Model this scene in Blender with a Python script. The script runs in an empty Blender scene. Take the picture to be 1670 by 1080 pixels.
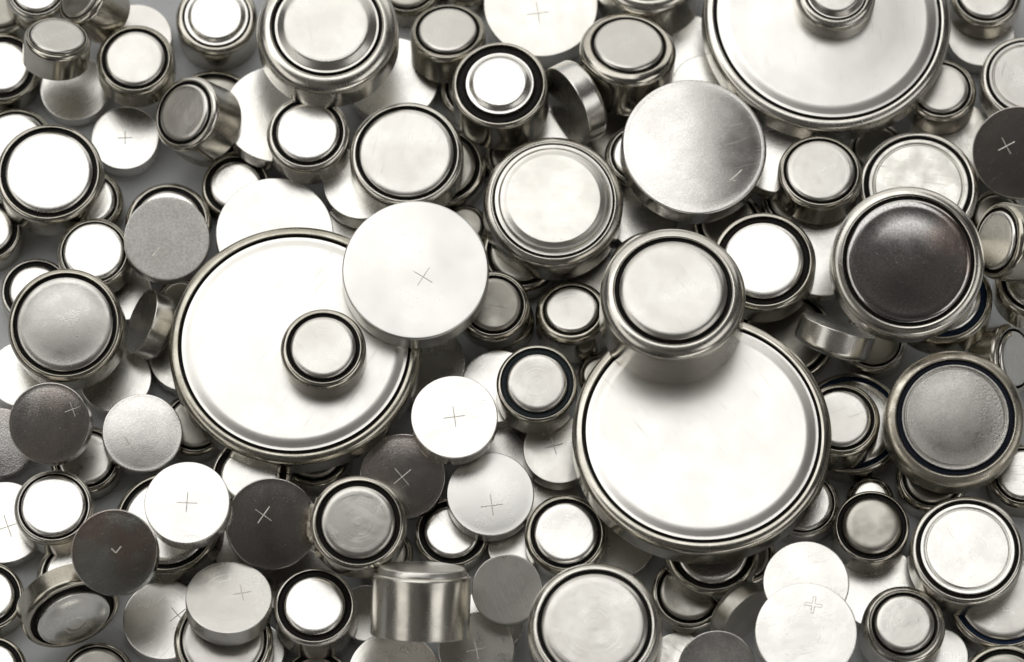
import bpy, math, random
from mathutils import Vector, Matrix

MM = 0.001                      # everything below is written in millimetres
scene = bpy.context.scene
col = scene.collection

# ------------------------------------------------------------------ camera
TILT, DIST, FRAME = math.radians(20.0), 380.0, 81.0
TARGET = Vector((0, 0, 6.0))
cam_pos = TARGET + DIST * Vector((0, -math.sin(TILT), math.cos(TILT)))
cd = bpy.data.cameras.new('camera')
cd.sensor_width = 36.0
cd.lens = 36.0 * DIST / FRAME
cd.clip_start, cd.clip_end = 0.01, 50.0
cd.dof.use_dof = True
cd.dof.focus_distance = (DIST - 3.0) * MM
cd.dof.aperture_fstop = 40.0
cam = bpy.data.objects.new('camera', cd)
cam.location = cam_pos * MM
cam.rotation_euler = (TILT, 0, 0)
col.objects.link(cam)
scene.camera = cam

# ------------------------------------------------------------------ world: a dim studio
world = bpy.data.worlds.new('World')
scene.world = world
world.use_nodes = True
bg = world.node_tree.nodes['Background']
wt = world.node_tree
w_tc = wt.nodes.new('ShaderNodeTexCoord')
w_n = wt.nodes.new('ShaderNodeTexNoise')  # soft light and dark patches added to break up reflections in the metal
w_n.inputs['Scale'].default_value = 2.2
w_n.inputs['Detail'].default_value = 2.0
w_r = wt.nodes.new('ShaderNodeValToRGB')
w_r.color_ramp.elements[0].position, w_r.color_ramp.elements[0].color = 0.40, (0.30, 0.27, 0.24, 1)
w_r.color_ramp.elements[1].position, w_r.color_ramp.elements[1].color = 0.66, (2.3, 2.15, 2.0, 1)
wt.links.new(w_tc.outputs['Generated'], w_n.inputs['Vector'])
wt.links.new(w_n.outputs['Fac'], w_r.inputs[0])
wt.links.new(w_r.outputs[0], bg.inputs['Color'])
bg.inputs['Strength'].default_value = 0.05

# ------------------------------------------------------------------ studio lamps (soft boxes)
def softbox(name, loc, aim, sx, sy, radiance, color=(1, 1, 1)):
    ld = bpy.data.lights.new(name, 'AREA')
    ld.shape = 'RECTANGLE'
    ld.size, ld.size_y = sx * MM, sy * MM
    ld.energy = radiance * math.pi * ld.size * ld.size_y
    ld.color = color
    o = bpy.data.objects.new(name, ld)
    o.location = Vector(loc) * MM
    o.rotation_euler = (Vector(aim) - Vector(loc)).to_track_quat('-Z', 'Y').to_euler()
    col.objects.link(o)
    return o

def polar(az, po, dist):        # az: compass direction in the table plane, po: degrees from straight up
    a, p = math.radians(az), math.radians(po)
    return (dist * math.cos(a) * math.sin(p), dist * math.sin(a) * math.sin(p), dist * math.cos(p))

softbox('key_softbox', (-215, 345, 640), (-215, 345, 0), 790, 570, 1.62, (1.0, 0.995, 0.98))
softbox('back_softbox', polar(90, 67, 800), (0, 0, 0), 1500, 620, 0.95, (1.0, 0.985, 0.95))
softbox('front_softbox', polar(-62, 76, 800), (0, 0, 0), 520, 130, 1.8, (1.0, 0.97, 0.92))
softbox('side_softbox', polar(193, 50, 800), (0, 0, 0), 820, 330, 0.95, (1.0, 0.97, 0.92))
softbox('side_softbox', polar(-25, 48, 800), (0, 0, 0), 560, 320, 1.1, (1.0, 0.98, 0.95))

scene.view_settings.view_transform = 'Standard'
scene.view_settings.look = 'None'
scene.view_settings.exposure = 0.0
scene.view_settings.gamma = 1.0
scene.render.engine = 'CYCLES'
scene.cycles.use_denoising = True
scene.cycles.use_adaptive_sampling = True
scene.cycles.adaptive_threshold = 0.03
scene.cycles.max_bounces = 5
scene.cycles.glossy_bounces = 4
scene.cycles.diffuse_bounces = 2
scene.cycles.sample_clamp_indirect = 4.0

# ------------------------------------------------------------------ materials
def new_mat(name):
    m = bpy.data.materials.new(name)
    m.use_nodes = True
    nt = m.node_tree
    return m, nt, nt.nodes['Principled BSDF']

def nd(nt, kind, **kw):
    n = nt.nodes.new(kind)
    for k, v in kw.items():
        if k in n.inputs:
            n.inputs[k].default_value = v
        else:
            setattr(n, k, v)
    return n

def coords(nt, scale=(1, 1, 1), rot=(0, 0, 0)):
    tc = nd(nt, 'ShaderNodeTexCoord')
    oi = nd(nt, 'ShaderNodeObjectInfo')
    off = nd(nt, 'ShaderNodeVectorMath', operation='SCALE')
    one = nd(nt, 'ShaderNodeCombineXYZ', X=37.0, Y=91.0, Z=13.0)
    nt.links.new(one.outputs[0], off.inputs[0])
    nt.links.new(oi.outputs['Random'], off.inputs['Scale'])
    mm = nd(nt, 'ShaderNodeVectorMath', operation='SCALE')
    mm.inputs['Scale'].default_value = 1.0 / MM
    nt.links.new(tc.outputs['Object'], mm.inputs[0])
    add = nd(nt, 'ShaderNodeVectorMath', operation='ADD')
    nt.links.new(mm.outputs[0], add.inputs[0])
    nt.links.new(off.outputs[0], add.inputs[1])
    mp = nd(nt, 'ShaderNodeMapping')
    mp.inputs['Scale'].default_value = scale
    mp.inputs['Rotation'].default_value = rot
    nt.links.new(add.outputs[0], mp.inputs[0])
    return mp.outputs[0]

def noise(nt, vec, scale, detail=3.0, rough=0.55):
    n = nd(nt, 'ShaderNodeTexNoise', Scale=scale, Detail=detail, Roughness=rough)
    nt.links.new(vec, n.inputs['Vector'])
    return n.outputs['Fac']

def ramp(nt, fac, stops):
    r = nd(nt, 'ShaderNodeValToRGB')
    els = r.color_ramp.elements
    while len(els) < len(stops):
        els.new(0.5)
    for e, (p, c) in zip(els, stops):
        e.position = p
        e.color = (c, c, c, 1) if not isinstance(c, tuple) else c + (1,)
    nt.links.new(fac, r.inputs[0])
    return r.outputs[0]

def math_(nt, op, a, b):
    n = nd(nt, 'ShaderNodeMath', operation=op)
    for i, x in enumerate((a, b)):
        if isinstance(x, (int, float)):
            n.inputs[i].default_value = x
        else:
            nt.links.new(x, n.inputs[i])
    return n.outputs[0]

def bump(nt, h, dist_mm, prev=None):
    b = nd(nt, 'ShaderNodeBump', Strength=1.0, Distance=dist_mm * MM)
    nt.links.new(h, b.inputs['Height'])
    if prev is not None:
        nt.links.new(prev, b.inputs['Normal'])
    return b.outputs[0]

def metal(name, base, base2, rough, rough2, grain=0.0, grain_scale=14.0, wave=0.008, scratch=0.3, brush=0.0, brush_axis=0, patch=0.35, patch_stops=(0.38, 0.62), pits=0.0, fleck=0.0, turned=0.0, smears=0.12):
    """nickel-plated steel: two tones in soft patches, hairline scratches, grain, gentle unevenness"""
    m, nt, p = new_mat(name)
    p.inputs['Metallic'].default_value = 1.0
    v = coords(nt)
    pat = ramp(nt, noise(nt, v, patch, 3.0, 0.6), [(patch_stops[0], 0.0), (patch_stops[1], 1.0)])
    mix = nd(nt, 'ShaderNodeMix', data_type='RGBA')
    mix.inputs['A'].default_value = base + (1,)
    mix.inputs['B'].default_value = base2 + (1,)
    nt.links.new(pat, mix.inputs['Factor'])
    # hairlines in three directions
    lines = None
    for k, ang in enumerate((0.5, 2.2)):
        sv = coords(nt, (0.22, 9.0, 0.22), (0, 0, ang))
        ln = ramp(nt, noise(nt, sv, 1.3, 2.0, 0.5), [(0.70, 0.0), (0.735, 1.0)])
        lines = ln if lines is None else math_(nt, 'MAXIMUM', lines, ln)
    # smears and finger marks: wide roughness variation
    smear = noise(nt, coords(nt, (0.5, 0.9, 0.5), (0, 0, 0.8)), 0.9, 2.0, 0.6)
    specks = ramp(nt, noise(nt, v, 5.5, 2.0, 0.5), [(0.70, 0.0), (0.76, 1.0)])
    r = math_(nt, 'ADD', math_(nt, 'MULTIPLY', pat, rough2 - rough), rough)
    r = math_(nt, 'ADD', r, math_(nt, 'MULTIPLY', math_(nt, 'SUBTRACT', smear, 0.5), smears))
    r = math_(nt, 'ADD', r, math_(nt, 'MULTIPLY', lines, 0.25 * scratch))
    r = math_(nt, 'ADD', r, math_(nt, 'MULTIPLY', specks, 0.12))
    nt.links.new(math_(nt, 'MAXIMUM', r, 0.05), p.inputs['Roughness'])
    dk = nd(nt, 'ShaderNodeMix', data_type='RGBA', blend_type='MULTIPLY')
    dk.inputs['B'].default_value = (0.72, 0.69, 0.63, 1)
    nt.links.new(math_(nt, 'MULTIPLY', math_(nt, 'ADD', math_(nt, 'MULTIPLY', lines, 0.7 * scratch), math_(nt, 'MULTIPLY', specks, 0.25)), 1.0), dk.inputs['Factor'])
    nt.links.new(mix.outputs['Result'], dk.inputs['A'])
    nt.links.new(dk.outputs['Result'], p.inputs['Base Color'])
    if fleck:
        fk = ramp(nt, noise(nt, v, 6.5, 3.0, 0.75), [(0.40, 1.0 - fleck), (0.60, 1.0)])
        fm = nd(nt, 'ShaderNodeMix', data_type='RGBA', blend_type='MULTIPLY')
        fm.inputs['Factor'].default_value = 1.0
        nt.links.new(dk.outputs['Result'], fm.inputs['A'])
        nt.links.new(fk, fm.inputs['B'])
        nt.links.new(fm.outputs['Result'], p.inputs['Base Color'])
    nrm = bump(nt, noise(nt, v, 0.35, 2.0, 0.5), wave)
    if turned:
        tc = nd(nt, 'ShaderNodeTexCoord')
        sc = nd(nt, 'ShaderNodeVectorMath', operation='MULTIPLY')
        sc.inputs[1].default_value = (1 / MM, 1 / MM, 0)
        nt.links.new(tc.outputs['Object'], sc.inputs[0])
        ln = nd(nt, 'ShaderNodeVectorMath', operation='LENGTH')
        nt.links.new(sc.outputs[0], ln.inputs[0])
        cx = nd(nt, 'ShaderNodeCombineXYZ')
        nt.links.new(math_(nt, 'ADD', math_(nt, 'MULTIPLY', ln.outputs['Value'], 5.0), math_(nt, 'MULTIPLY', noise(nt, v, 0.5, 1.0), 0.8)), cx.inputs['X'])
        rings = noise(nt, cx.outputs[0], 1.0, 3.0, 0.7)
        mask = ramp(nt, noise(nt, v, 0.45, 2.0, 0.5), [(0.45, 0.15), (0.62, 1.0)])
        nrm = bump(nt, math_(nt, 'MULTIPLY', rings, mask), 0.016 * turned, nrm)
    if scratch > 0.6:
        nrm = bump(nt, lines, -0.004 * scratch, nrm)
    if grain:
        nrm = bump(nt, noise(nt, v, grain_scale, 2.0, 0.6), grain / grain_scale, nrm)
    if brush:
        s = [0.35, 0.35, 0.35]
        s[1 - brush_axis] = 12.0
        nrm = bump(nt, noise(nt, coords(nt, tuple(s), (0, 0, 0.03)), 1.0, 3.0, 0.6), brush / 12.0, nrm)
    if pits:
        pv = ramp(nt, noise(nt, v, 4.5, 3.0, 0.65), [(0.42, 0.0), (0.62, 1.0)])
        area = ramp(nt, noise(nt, v, 0.10, 1.0, 0.5), [(0.40, 0.0), (0.56, 1.0)])
        nrm = bump(nt, math_(nt, 'MULTIPLY', pv, area), -0.02 * pits, nrm)
    nt.links.new(nrm, p.inputs['Normal'])
    return m

NI, NI2 = (0.84, 0.825, 0.785), (0.80, 0.785, 0.745)
FIN = {
    'bright':   metal('nickel_bright', NI, NI2, 0.25, 0.28, scratch=0.4, turned=0.6, smears=0.07),
    'coin':     metal('nickel_coin', (0.84, 0.825, 0.79), (0.81, 0.795, 0.755), 0.32, 0.35, scratch=0.55, turned=0.2, smears=0.02),
    'satin':    metal('nickel_satin', (0.66, 0.645, 0.605), (0.62, 0.60, 0.56), 0.27, 0.32, scratch=0.4, turned=1.0, smears=0.08),
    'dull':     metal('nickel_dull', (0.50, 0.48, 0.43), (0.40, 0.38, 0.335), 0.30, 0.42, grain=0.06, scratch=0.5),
    'brushed':  metal('nickel_brushed', (0.80, 0.78, 0.73), (0.75, 0.73, 0.68), 0.28, 0.34, brush=0.06, scratch=0.3),
    'brushdark': metal('nickel_brushed_dark', (0.62, 0.60, 0.56), (0.52, 0.505, 0.47), 0.28, 0.36, brush=0.20, brush_axis=1, scratch=0.5, grain=0.06),
    'grainy':   metal('nickel_grainy', (0.72, 0.705, 0.67), (0.64, 0.625, 0.59), 0.28, 0.38, grain=0.05, grain_scale=10.0, scratch=0.5, fleck=0.26),
    'speckled': metal('nickel_speckled', (0.72, 0.70, 0.665), (0.64, 0.62, 0.58), 0.27, 0.34, grain=0.05, grain_scale=10.0, scratch=0.15, pits=0.35, fleck=0.22),
    'grainy2':  metal('nickel_fine_grain', (0.80, 0.78, 0.745), (0.72, 0.70, 0.67), 0.22, 0.28, grain=0.03, grain_scale=10.0, scratch=0.4, patch=0.2, fleck=0.12),
    'scratched': metal('nickel_scratched', (0.76, 0.74, 0.69), (0.66, 0.64, 0.59), 0.26, 0.36, grain=0.06, scratch=1.0, patch=0.6),
    'mottled':  metal('nickel_mottled', (0.72, 0.705, 0.67), (0.54, 0.53, 0.49), 0.24, 0.38, grain=0.05, grain_scale=10.0, scratch=0.35, fleck=0.12, patch=0.3, patch_stops=(0.3, 0.75)),
    'stained':  metal('nickel_stain_reflection', (0.75, 0.735, 0.70), (0.63, 0.625, 0.60), 0.26, 0.31, grain=0.02, scratch=0.15, patch=0.09, patch_stops=(0.36, 0.64), smears=0.05),  # soft grey patches: a stain, and grey reflections painted on the big disc
    'browned':  metal('nickel_browned', (0.62, 0.605, 0.585), (0.56, 0.495, 0.455), 0.15, 0.22, fleck=0.2, grain=0.04, grain_scale=8.0, scratch=0.35, patch=0.22, patch_stops=(0.35, 0.7)),  # darker nickel with soft brownish patches
    'browned2': metal('nickel_iridescent', (0.60, 0.49, 0.44), (0.50, 0.515, 0.48), 0.15, 0.22, fleck=0.18, grain=0.04, grain_scale=8.0, scratch=0.35, patch=0.2, patch_stops=(0.42, 0.6)),
    'mirror':   metal('nickel_mirror', (0.56, 0.545, 0.53), (0.68, 0.55, 0.50), 0.17, 0.22, fleck=0.25, scratch=0.06, patch=0.10, patch_stops=(0.48, 0.6)),  # pinkish second tone: a reflection painted into the cap's colour
    'can':      metal('nickel_can', (0.62, 0.59, 0.525), (0.52, 0.495, 0.43), 0.15, 0.23, scratch=0.4),
    'canbrush': metal('nickel_can_brushed', (0.74, 0.715, 0.655), (0.66, 0.635, 0.58), 0.20, 0.28, scratch=0.4),
    'canolive': metal('nickel_can_olive', (0.52, 0.495, 0.425), (0.42, 0.395, 0.33), 0.17, 0.28, scratch=0.5, patch=0.6),
    'canstain': metal('nickel_can_stained', (0.64, 0.605, 0.52), (0.47, 0.43, 0.35), 0.24, 0.38, grain=0.12, scratch=0.5, patch=0.9),
}

def plastic(name, c1, c2, rough):
    m, nt, p = new_mat(name)
    v = coords(nt)
    f = ramp(nt, noise(nt, v, 7.0, 3.0, 0.6), [(0.45, 0.0), (0.75, 1.0)])
    mix = nd(nt, 'ShaderNodeMix', data_type='RGBA')
    mix.inputs['A'].default_value = c1 + (1,)
    mix.inputs['B'].default_value = c2 + (1,)
    nt.links.new(f, mix.inputs['Factor'])
    nt.links.new(mix.outputs['Result'], p.inputs['Base Color'])
    p.inputs['Roughness'].default_value = rough
    p.inputs['Specular IOR Level'].default_value = 0.15
    nt.links.new(bump(nt, noise(nt, v, 9.0, 2.0, 0.5), 0.02), p.inputs['Normal'])
    return m

GASKET = {
    'black': plastic('gasket_black', (0.010, 0.009, 0.008), (0.028, 0.026, 0.023), 0.6),
    'blue':  plastic('gasket_blue', (0.012, 0.028, 0.065), (0.03, 0.05, 0.09), 0.4),
    'navy':  plastic('gasket_navy', (0.010, 0.014, 0.026), (0.03, 0.035, 0.05), 0.4),
    'slate': plastic('gasket_slate', (0.018, 0.024, 0.028), (0.04, 0.05, 0.055), 0.4),
}

def engraving_mat():
    m, nt, p = new_mat('engraved_line')
    p.inputs['Metallic'].default_value = 0.9
    p.inputs['Roughness'].default_value = 0.42
    f = noise(nt, coords(nt), 5.0, 3.0, 0.6)
    c = ramp(nt, f, [(0.35, (0.62, 0.60, 0.55)), (0.65, (0.88, 0.86, 0.80))])
    nt.links.new(c, p.inputs['Base Color'])
    return m
ENGRAVE = engraving_mat()

def crust_mat():
    m, nt, p = new_mat('dried_crust')
    c = ramp(nt, noise(nt, coords(nt), 4.0, 4.0, 0.6), [(0.3, (0.28, 0.25, 0.18)), (0.7, (0.62, 0.59, 0.49))])
    nt.links.new(c, p.inputs['Base Color'])
    p.inputs['Roughness'].default_value = 0.7
    return m
CRUST = crust_mat()

def table_mat():
    m, nt, p = new_mat('white_table')
    c = ramp(nt, noise(nt, coords(nt), 0.05, 3.0, 0.5), [(0.3, (0.54, 0.56, 0.58)), (0.7, (0.60, 0.615, 0.63))])
    nt.links.new(c, p.inputs['Base Color'])
    p.inputs['Roughness'].default_value = 0.5
    nt.links.new(bump(nt, noise(nt, coords(nt), 3.0, 3.0, 0.6), 0.03), p.inputs['Normal'])
    return m

# ------------------------------------------------------------------ geometry helpers
def rounded(ctrl, n=6):
    """control points (r, z, fillet) -> smooth profile"""
    out = []
    for i, (r, z, f) in enumerate(ctrl):
        if f <= 0 or i in (0, len(ctrl) - 1):
            out.append((r, z))
            continue
        p = Vector((r, z))
        a, b = Vector(ctrl[i - 1][:2]) - p, Vector(ctrl[i + 1][:2]) - p
        la, lb = a.length, b.length
        if la < 1e-6 or lb < 1e-6:
            out.append((r, z))
            continue
        t = min(f, la * 0.49, lb * 0.49)
        s, e = p + a / la * t, p + b / lb * t
        for k in range(n + 1):
            u = k / n
            q = s * (1 - u) ** 2 + p * (2 * u * (1 - u)) + e * u * u
            out.append((q.x, q.y))
    res = [out[0]]
    for q in out[1:]:
        if math.hypot(q[0] - res[-1][0], q[1] - res[-1][1]) > 1e-4:
            res.append(q)
    return res

def lathe(name, prof, seg, mat, flip_h=None, wob=0.0, seed=0):
    """revolve a profile (outer/bottom to centre/top); r=0 points become a pole"""
    rnd = random.Random(seed)
    ph1, ph2 = rnd.uniform(0, 6.28), rnd.uniform(0, 6.28)
    verts, faces, rings = [], [], []
    for r, z in prof:
        if r < 1e-6:
            rings.append([len(verts)])
            verts.append((0, 0, z))
        else:
            idx = []
            for k in range(seg):
                a = 2 * math.pi * k / seg
                rr = r * (1 + wob * (0.6 * math.sin(2 * a + ph1) + 0.4 * math.sin(3 * a + ph2)))
                idx.append(len(verts))
                verts.append((rr * math.cos(a), rr * math.sin(a), z))
            rings.append(idx)
    for A, B in zip(rings, rings[1:]):
        if len(A) == 1 and len(B) == 1:
            continue
        for k in range(seg):
            k2 = (k + 1) % seg
            if len(A) == 1:
                f = (A[0], B[k2], B[k])
            elif len(B) == 1:
                f = (A[k], A[k2], B[0])
            else:
                f = (A[k], A[k2], B[k2], B[k])
            faces.append(f)
    if flip_h is not None:
        verts = [(x, -y, flip_h - z) for x, y, z in verts]
    me = bpy.data.meshes.new(name)
    me.from_pydata([(x * MM, y * MM, z * MM) for x, y, z in verts], [], faces)
    me.polygons.foreach_set('use_smooth', [True] * len(faces))
    me.materials.append(mat)
    me.update()
    return me

def flat_rings(r, z, crown, fr=(0.985, 0.9, 0.75, 0.55, 0.35, 0.15)):
    """rings of a nearly flat disc from radius r to the centre, slightly domed or dished"""
    return [(r * f, z + crown * max(0.0, 1 - (f / fr[0]) ** 2)) for f in fr] + [(0.0, z + crown)]

# rim / ring / cap proportions of the cell kinds (fractions of the radius; heights in mm)
STYLE = {
    # ro: inner edge of rim, ri: outer edge of cap, cf: flat of cap, rise, sw/sv: shoulder width and drop, extra cap steps [(fraction, height, fillet)]
    'W':   dict(ro=.885, ri=.765, cf=.655, rise=.20, sw=.48, sv=.50),
    'Wn':  dict(ro=.91, ri=.815, cf=.705, rise=.20, sw=.42, sv=.45),
    'Wt':  dict(ro=.91, ri=.745, cf=.63, rise=.22, sw=.32, sv=.38),
    'W2':  dict(ro=.90, ri=.83, cf=.71, rise=.14, sw=.42, sv=.42, steps=[(.80, .12, .08), (.765, .12, .08), (.75, .03, .05), (.735, .03, .05)]),
    'W3':  dict(ro=.79, ri=.72, cf=.62, rise=.25, sw=1.1, sv=.70),
    'W4':  dict(ro=.895, ri=.83, cf=.74, rise=.16, sw=.50, sv=.50),
    'W5':  dict(ro=.86, ri=.815, cf=.72, rise=.22, sw=.80, sv=.62),
    'Wk':  dict(ro=.93, ri=.78, cf=.58, rise=.38, sw=.25, sv=.30),
    'Wk2': dict(ro=.845, ri=.72, cf=.60, rise=.30, sw=.70, sv=.75),
    'St':  dict(ro=.82, ri=.775, cf=.60, rise=.35, sw=.55, sv=.45, steps=[(.745, .08, .08), (.69, .11, .08)]),
    'St2': dict(ro=.90, ri=.71, cf=.53, rise=.40, sw=.35, sv=.40, steps=[(.68, .10, .09), (.63, .14, .09)]),
    'L':   dict(ro=.81, ri=.735, cf=.55, rise=.45, sw=1.25, sv=.95, steps=[(.72, .02, .06), (.695, .03, .06)]),
    'L3':  dict(ro=.83, ri=.745, cf=.61, rise=.32, sw=1.1, sv=1.0),
    'L2':  dict(ro=.845, ri=.785, cf=.66, rise=.25, sw=.75, sv=1.3),
    'K':   dict(ro=.90, ri=.845, cf=.665, rise=.45, sw=.75, sv=.60, steps=[(.83, .10, .10), (.79, .13, .10), (.77, .27, .10), (.73, .31, .10)]),
    'J':   dict(ro=.845, ri=.765, cf=.69, rise=.14, sw=.85, sv=.55, steps=[(.755, .14, .07), (.735, .14, .05), (.722, .03, .05), (.71, .03, .05)]),
    'D':   dict(ro=.86, ri=.74, cf=.16, rise=.90, sw=.45, sv=.40, steps=[(.66, .42, .4), (.48, .68, .4), (.30, .83, .3)]),
    'C':   dict(ro=.92, ri=.895, cf=.80, rise=.22, sw=.72, sv=.52, steps=[(.892, .02, .05), (.872, .03, .08)]),
    'Lie': dict(ro=.93, ri=.90, cf=.82, rise=.50, sw=.30, sv=.30),
}

def cell_meshes(R, h, style, kind, fin, gasket, seed, crown_mm=None):
    S = STYLE[style]
    rnd = random.Random(seed)
    flip = h if kind == 'P' else None
    seg = 160 if R > 8 else (112 if R > 3.5 else 88)
    crown = rnd.uniform(-.022, .03) * (R / 3.4)
    f = (0.17 if R < 5 else 0.36) if kind == 'P' else 0.13
    sw, sv = min(S['sw'], R * .22), min(S['sv'], h * .35)
    ro, ri, cf = S['ro'] * R, S['ri'] * R, S['cf'] * R
    body_fin = 'canbrush' if style in ('Lie', 'L', 'L2') else 'canbrush' if style == 'L3' else ('can', 'canolive', 'can', 'canbrush')[seed % 4]
    if kind == 'P':
        body_fin = fin
    elif gasket == 'navy':
        body_fin = 'canstain'
    base_crown = rnd.uniform(-.02, .025) * (R / 3.4)
    if crown_mm is not None:
        base_crown = crown = crown_mm
    # can: from the centre of the closed end, round the edge, up the wall, over the crimp
    sgn = -1 if kind == 'P' else 1
    prof = [(r, sgn * z) for r, z in reversed(flat_rings(R - f, 0.0, base_crown if kind == 'P' else 0.0))]
    prof += rounded([(R - f - .02, 0, 0), (R, 0, f), (R, f + .05, 0)], 7)
    prof += [(R, h * .5)]
    lip = min(.10, (R - sw - ro) * .4) if R - sw - ro > .05 else .03
    arc = [(R - sw + sw * math.cos(t), h - sv + sv * math.sin(t)) for t in [math.pi / 2 * k / 9 for k in range(10)]]
    prof += arc
    lipstart = max(ro + lip, min(R - sw - .01, ro + lip))
    if R - sw > ro + lip + .02:
        prof += [(ro + lip + .01, h - .015)]
    prof += rounded([(ro + lip, h - .02, 0), (ro, h - .03, .08), (ro, h - .45, 0)], 4)
    can = lathe('can', prof, seg, FIN[body_fin], flip, .0022, seed)
    # gasket ring
    mid = (ro + ri) / 2
    gp = [(ro + .03, h - .44), (ro + .015, h - .26), (mid, h - .23), (ri - .02, h - .26), (ri - .03, h - .40)]
    gas = lathe('gasket', gp, seg, GASKET[gasket], flip)
    # cap
    top = h + S['rise']
    ctrl = [(ri, h - .42, 0)]
    steps = S.get('steps')
    if steps:
        ctrl.append((ri, h + steps[0][1], .08))
        for fr, dz, fl in steps:
            ctrl.append((fr * R, h + dz, fl))
        lr = steps[-1][0]
        ctrl.append((cf + (lr * R - cf) * .35, top - .05 * (1 if S['rise'] > .2 else .4), .22))
    else:
        ctrl.append((ri, h + S['rise'] * .15, .09))
        ctrl.append((ri - (ri - cf) * .42, top - .05, .22))
    ctrl.append((cf, top, .45))
    ctrl.append((cf * .86, top, 0))
    cp = rounded(ctrl, 6)
    cp = cp[:-1] + flat_rings(cf, top, crown, (.85, .7, .5, .3, .12))
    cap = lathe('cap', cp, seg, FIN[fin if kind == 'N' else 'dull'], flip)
    return can, gas, cap, base_crown

def ridge_bar(verts, faces, p0, p1, w, z):
    """a thin scored line: low three-sided bar"""
    a, b = Vector(p0), Vector(p1)
    d = (b - a).normalized()
    s = Vector((-d.y, d.x)) * w / 2
    i = len(verts)
    for q in (a, b):
        verts += [(q.x + s.x, q.y + s.y, z - .01), (q.x - s.x, q.y - s.y, z - .01), (q.x, q.y, z + .012)]
    faces += [(i, i + 3, i + 5, i + 2), (i + 1, i + 2, i + 5, i + 4), (i, i + 2, i + 1), (i + 3, i + 4, i + 5)]

def plus_mesh(R, h, plus, crown):
    px, py, size, ang = plus[:4]
    mode = plus[4] if len(plus) > 4 else 0
    a = math.radians(ang)
    u, v = Vector((math.cos(a), math.sin(a))), Vector((-math.sin(a), math.cos(a)))
    c = Vector((px, py)) * R
    L = size * R
    verts, faces = [], []
    z = h + .004
    w = .10
    segs = []
    if mode == 0:
        segs = [(c - u * L, c + u * L), (c - v * L * .96, c + v * L * 1.04)]
    elif mode == 1:
        segs = [(c - u * L, c + u * L), (c - u * L * .9 + v * L * .1, c - u * L * .5 - v * L * .5)]
    elif mode == 2:
        segs = [(c - v * L * .2 - u * L * .2, c + u * L), (c - v * L * .2 - u * L * .2, c + v * L * .7 - u * L * .3)]
    elif mode == 3:
        b = L * .16
        pts = [c + u * x + v * y for x, y in ((b, L), (b, b), (L, b), (L, -b), (b, -b), (b, -L), (-b, -L), (-b, -b), (-L, -b), (-L, b), (-b, b), (-b, L))]
        segs = list(zip(pts, pts[1:] + pts[:1]))
        w = .06
    for p, q in segs:
        n = 4
        for k in range(n):
            ridge_bar(verts, faces, p.lerp(q, k / n), p.lerp(q, (k + 1) / n), w, z)
    verts = [(x, y, zz + crown * max(0.0, 1 - (x * x + y * y) / (.985 * (R - .3)) ** 2)) for x, y, zz in verts]
    me = bpy.data.meshes.new('plus_mark')
    me.from_pydata([(x * MM, y * MM, zz * MM) for x, y, zz in verts], [], faces)
    me.materials.append(ENGRAVE)
    return me

def crust_mesh(R, h):
    rnd = random.Random(5)
    import bmesh
    bm = bmesh.new()
    for k in range(26):
        a = math.pi + rnd.gauss(0, .30)
        z = rnd.uniform(.35, 1.0) * (h - .5)
        s = rnd.uniform(.12, .34)
        mat = Matrix.Translation((math.cos(a) * (R + .02), math.sin(a) * (R + .02), z)) @ Matrix.Diagonal((s * .8, s, s, 1))
        bmesh.ops.create_icosphere(bm, subdivisions=2, radius=1.0, matrix=mat)
    for v in bm.verts:
        v.co += Vector((rnd.gauss(0, .03), rnd.gauss(0, .03), rnd.gauss(0, .03)))
        v.co *= MM
    me = bpy.data.meshes.new('crust')
    bm.to_mesh(me)
    bm.free()
    me.materials.append(CRUST)
    return me

def part(name, me, parent):
    o = bpy.data.objects.new(name, me)
    col.objects.link(o)
    o.parent = parent
    return o

# ------------------------------------------------------------------ the table
def build_table():
    me = bpy.data.meshes.new('table_top')
    s = 1.2
    me.from_pydata([(-s, -s, 0), (s, -s, 0), (s, s, 0), (-s, s, 0)], [], [(0, 1, 2, 3)])
    me.materials.append(table_mat())
    o = bpy.data.objects.new('table_top', me)
    o['kind'] = 'structure'
    o['label'] = 'white table surface showing in the gaps between the cells'
    col.objects.link(o)
build_table()

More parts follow.
